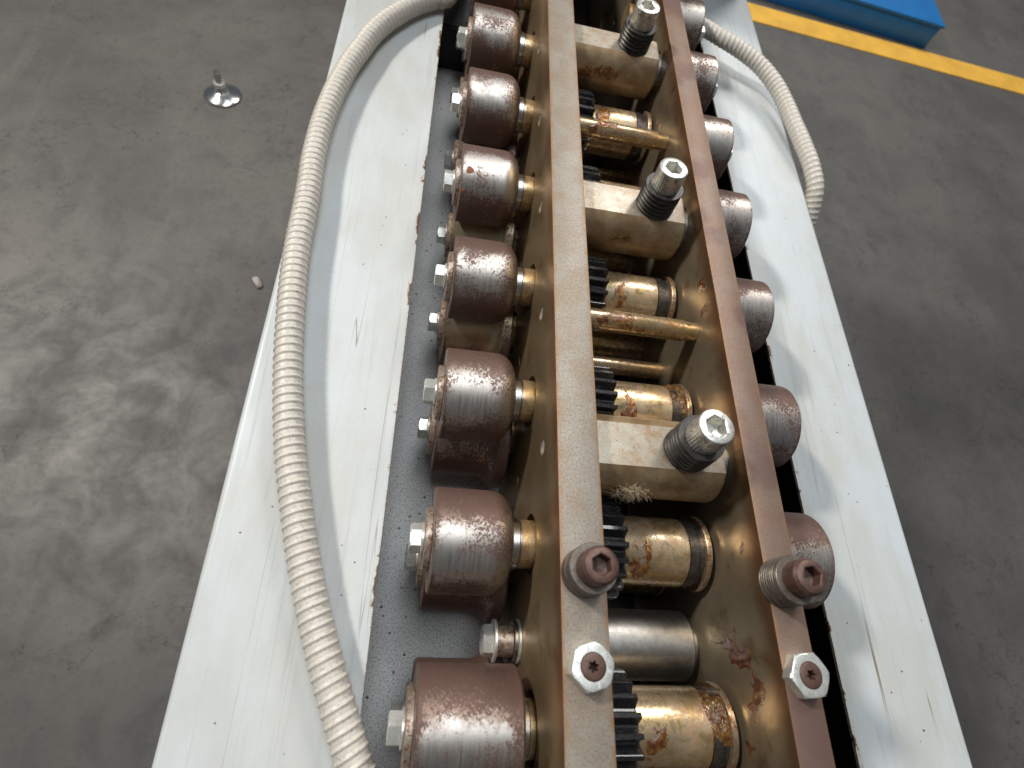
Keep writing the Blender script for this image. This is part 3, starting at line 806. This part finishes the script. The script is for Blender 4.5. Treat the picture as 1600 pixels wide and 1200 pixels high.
# ------------------------------------------------------------------ corrugated hoses
def catmull(P, step=1.0):
    out = []
    P = [Vector(p) for p in P]
    P = [P[0] * 2 - P[1]] + P + [P[-1] * 2 - P[-2]]
    dense = []
    for i in range(1, len(P) - 2):
        for k in range(60):
            t = k / 60
            a, b, c, d = P[i - 1], P[i], P[i + 1], P[i + 2]
            dense.append(0.5 * ((2 * b) + (c - a) * t + (2 * a - 5 * b + 4 * c - d) * t * t + (3 * b - a - 3 * c + d) * t ** 3))
    dense.append(P[-2])
    acc = 0.0; out = [dense[0]]; prev = dense[0]
    for q in dense[1:]:
        L = (q - prev).length
        while acc + L >= step:
            f = (step - acc) / L
            prev = prev.lerp(q, f); out.append(prev.copy()); L = (q - prev).length; acc = 0.0
        acc += L; prev = q
    return out
def hose(name, pts, R_, pitch, rib, width, mat, n=26, step=0.62):
    C_ = catmull(pts, step)
    V, Fc = [], []
    up = Vector((0, 0, 1)); T = (C_[1] - C_[0]).normalized()
    u = up.cross(T).normalized()
    for i, c in enumerate(C_):
        T = (C_[min(i + 1, len(C_) - 1)] - C_[max(i - 1, 0)]).normalized()
        u = (u - T * u.dot(T)).normalized(); v = T.cross(u)
        s = i * step
        for k in range(n):
            th = 2 * PI * k / n
            ph = ((s + 1.5 * noise.noise(c * 0.02)) / pitch - k / n) % 1.0
            d = min(ph, 1 - ph) * pitch
            r = R_ * (1 + 0.025 * noise.noise(c * 0.03 + Vector((k // 4, 0, 0)) * 0.3)) + rib * math.exp(-(d / width) ** 2) - 0.25 * math.cos(2 * PI * ph)
            V.append(tuple(c + (u * math.cos(th) + v * math.sin(th)) * r))
    for i in range(len(C_) - 1):
        for k in range(n): Fc.append((i * n + k, i * n + (k + 1) % n, (i + 1) * n + (k + 1) % n, (i + 1) * n + k))
    return mesh(name, V, Fc, mat, 75)
H0 = ZT + 11.2
HL = [(-72, 800, 3), (-80, 745, 2), (-92.2, 685.6, 1.2), (-106.7, 674.0, 1.42), (-125.9, 655.9, 1.64), (-142.4, 632.7, 1.86), (-155.5, 609.8, 2.08), (-166.2, 584.0, 2.3), (-174.2, 554.5, 2.52), (-181.0, 528.6, 2.74), (-186.2, 498.6, 2.96), (-189.4, 472.3, 3.18), (-191.7, 441.4, 3.4), (-191.7, 396.7, 3.62), (-189.0, 357.3, 4.0), (-186.4, 288.5, 4.5), (-180.0, 229.1, 4.5), (-171.9, 176.6, 4.0), (-161.9, 129.8, 3.0), (-150.0, 87.3, 2.0), (-137.4, 48.4, 1.0), (-123.5, 12.5, 0.3), (-108.8, -20.8, 0.3), (-95.3, -48.7, 0.3), (-78.8, -77.7, 0.5), (-60, -110, 1)]
hl = hose('hose_left', [(x, y, ZT + 10.9 + l) for x, y, l in HL], 9.4, 6.4, 1.5, 1.15, 'hose')
tag(obj('corrugated_hose', hl), 'long beige ribbed hose curving over the left table panel', 'hose')
HR = [(150, 735, 10), (185, 720, 18), (216.5, 702.7, 22), (241, 687, 22), (265.9, 674.7, 20), (290.1, 656.2, 17), (307.3, 631.2, 13), (317.5, 604.5, 9), (324, 576, 6), (331, 546, 3), (338, 516, -2), (344, 488, -16), (347, 458, -58), (346, 430, -130), (346, 420, -240)]
hr = hose('hose_right', [(x, y, ZT + 11 + l) for x, y, l in HR], 8.9, 6.0, 1.2, 1.5, 'hose')
tag(obj('corrugated_hose', hr), 'white ribbed hose arching over the right table edge at the back', 'hose')

# ------------------------------------------------------------------ small things
V, Fc = [], []
rnd = random.Random(5)
for k in range(1500):
    p = Vector((rnd.gauss(0, 3.6) + rnd.choice((-3, 0, 3)), rnd.gauss(0, 1.3), rnd.gauss(0, 3.0)))
    d = Vector((rnd.gauss(0, 1), rnd.gauss(0, 1), rnd.gauss(0, 1))).normalized()
    w = rnd.uniform(0.07, 0.14); L = rnd.uniform(3.0, 7.0)
    sd = d.orthogonal().normalized(); sd2 = d.cross(sd)
    base = len(V); segs = 5
    cur = Vector((rnd.gauss(0, .75), rnd.gauss(0, .75), rnd.gauss(0, .75)))
    for q in range(segs + 1):
        c = p; ww = w * (1 - 0.6 * q / segs)
        for a in range(3):
            an = 2 * PI * a / 3
            V.append(tuple(c + (sd * math.cos(an) + sd2 * math.sin(an)) * ww))
        d = (d + cur).normalized(); p = p + d * (L / segs)
    for q in range(segs):
        for a in range(3): Fc.append((base + q * 3 + a, base + q * 3 + (a + 1) % 3, base + (q + 1) * 3 + (a + 1) % 3, base + (q + 1) * 3 + a))
lint = obj('lint_clump', mesh('lint_clump', V, Fc, 'lint', 60), None, (54, 99.0, -29))
tag(lint, 'tan clump of lint stuck to the front of the nearest spacer bar', 'lint')
def lump(name, r, sx, sy, sz, seed, mat):
    bm = bmesh.new(); bmesh.ops.create_icosphere(bm, subdivisions=3, radius=1)
    for v in bm.verts:
        f = 1 + 0.35 * noise.noise(v.co * 1.3 + Vector((seed, 0, 0)))
        v.co = Vector((v.co.x * sx, v.co.y * sy, max(v.co.z, -0.6) * sz)) * f * r * MM
    me = bpy.data.meshes.new(name); bm.to_mesh(me); bm.free()
    return finish(me, mat, 60)
tag(obj('grit_chip', lump('grit_chip', 11, 0.8, 1.5, 0.7, 3, 'pebble'), None, (-456.6, 774.7, FLOOR + 4.5), (0, 0, 0.5)), 'pale chip of debris lying on the concrete floor left of the table', 'debris')
ft = thing('levelling_foot', 'round shiny metal levelling foot standing on the concrete at far left', 'machine foot', (-668, 1362, FLOOR))
obj('foot_dish', lathe('foot_dish', [(0.2, 44), (2, 46), (6, 46), (9, 42), (14, 26), (18, 17), (24, 15)], 'chrome', 48, 'Z'), ft)
obj('foot_stud', lathe('foot_stud', [(24.2, 9), (70, 9), (71, 8)], 'collar', 32, 'Z'), ft)
obj('foot_nut', hexhead('foot_nut', 30, 42, 15, 'zinc', 'Z', 9.2, 1.0), ft)
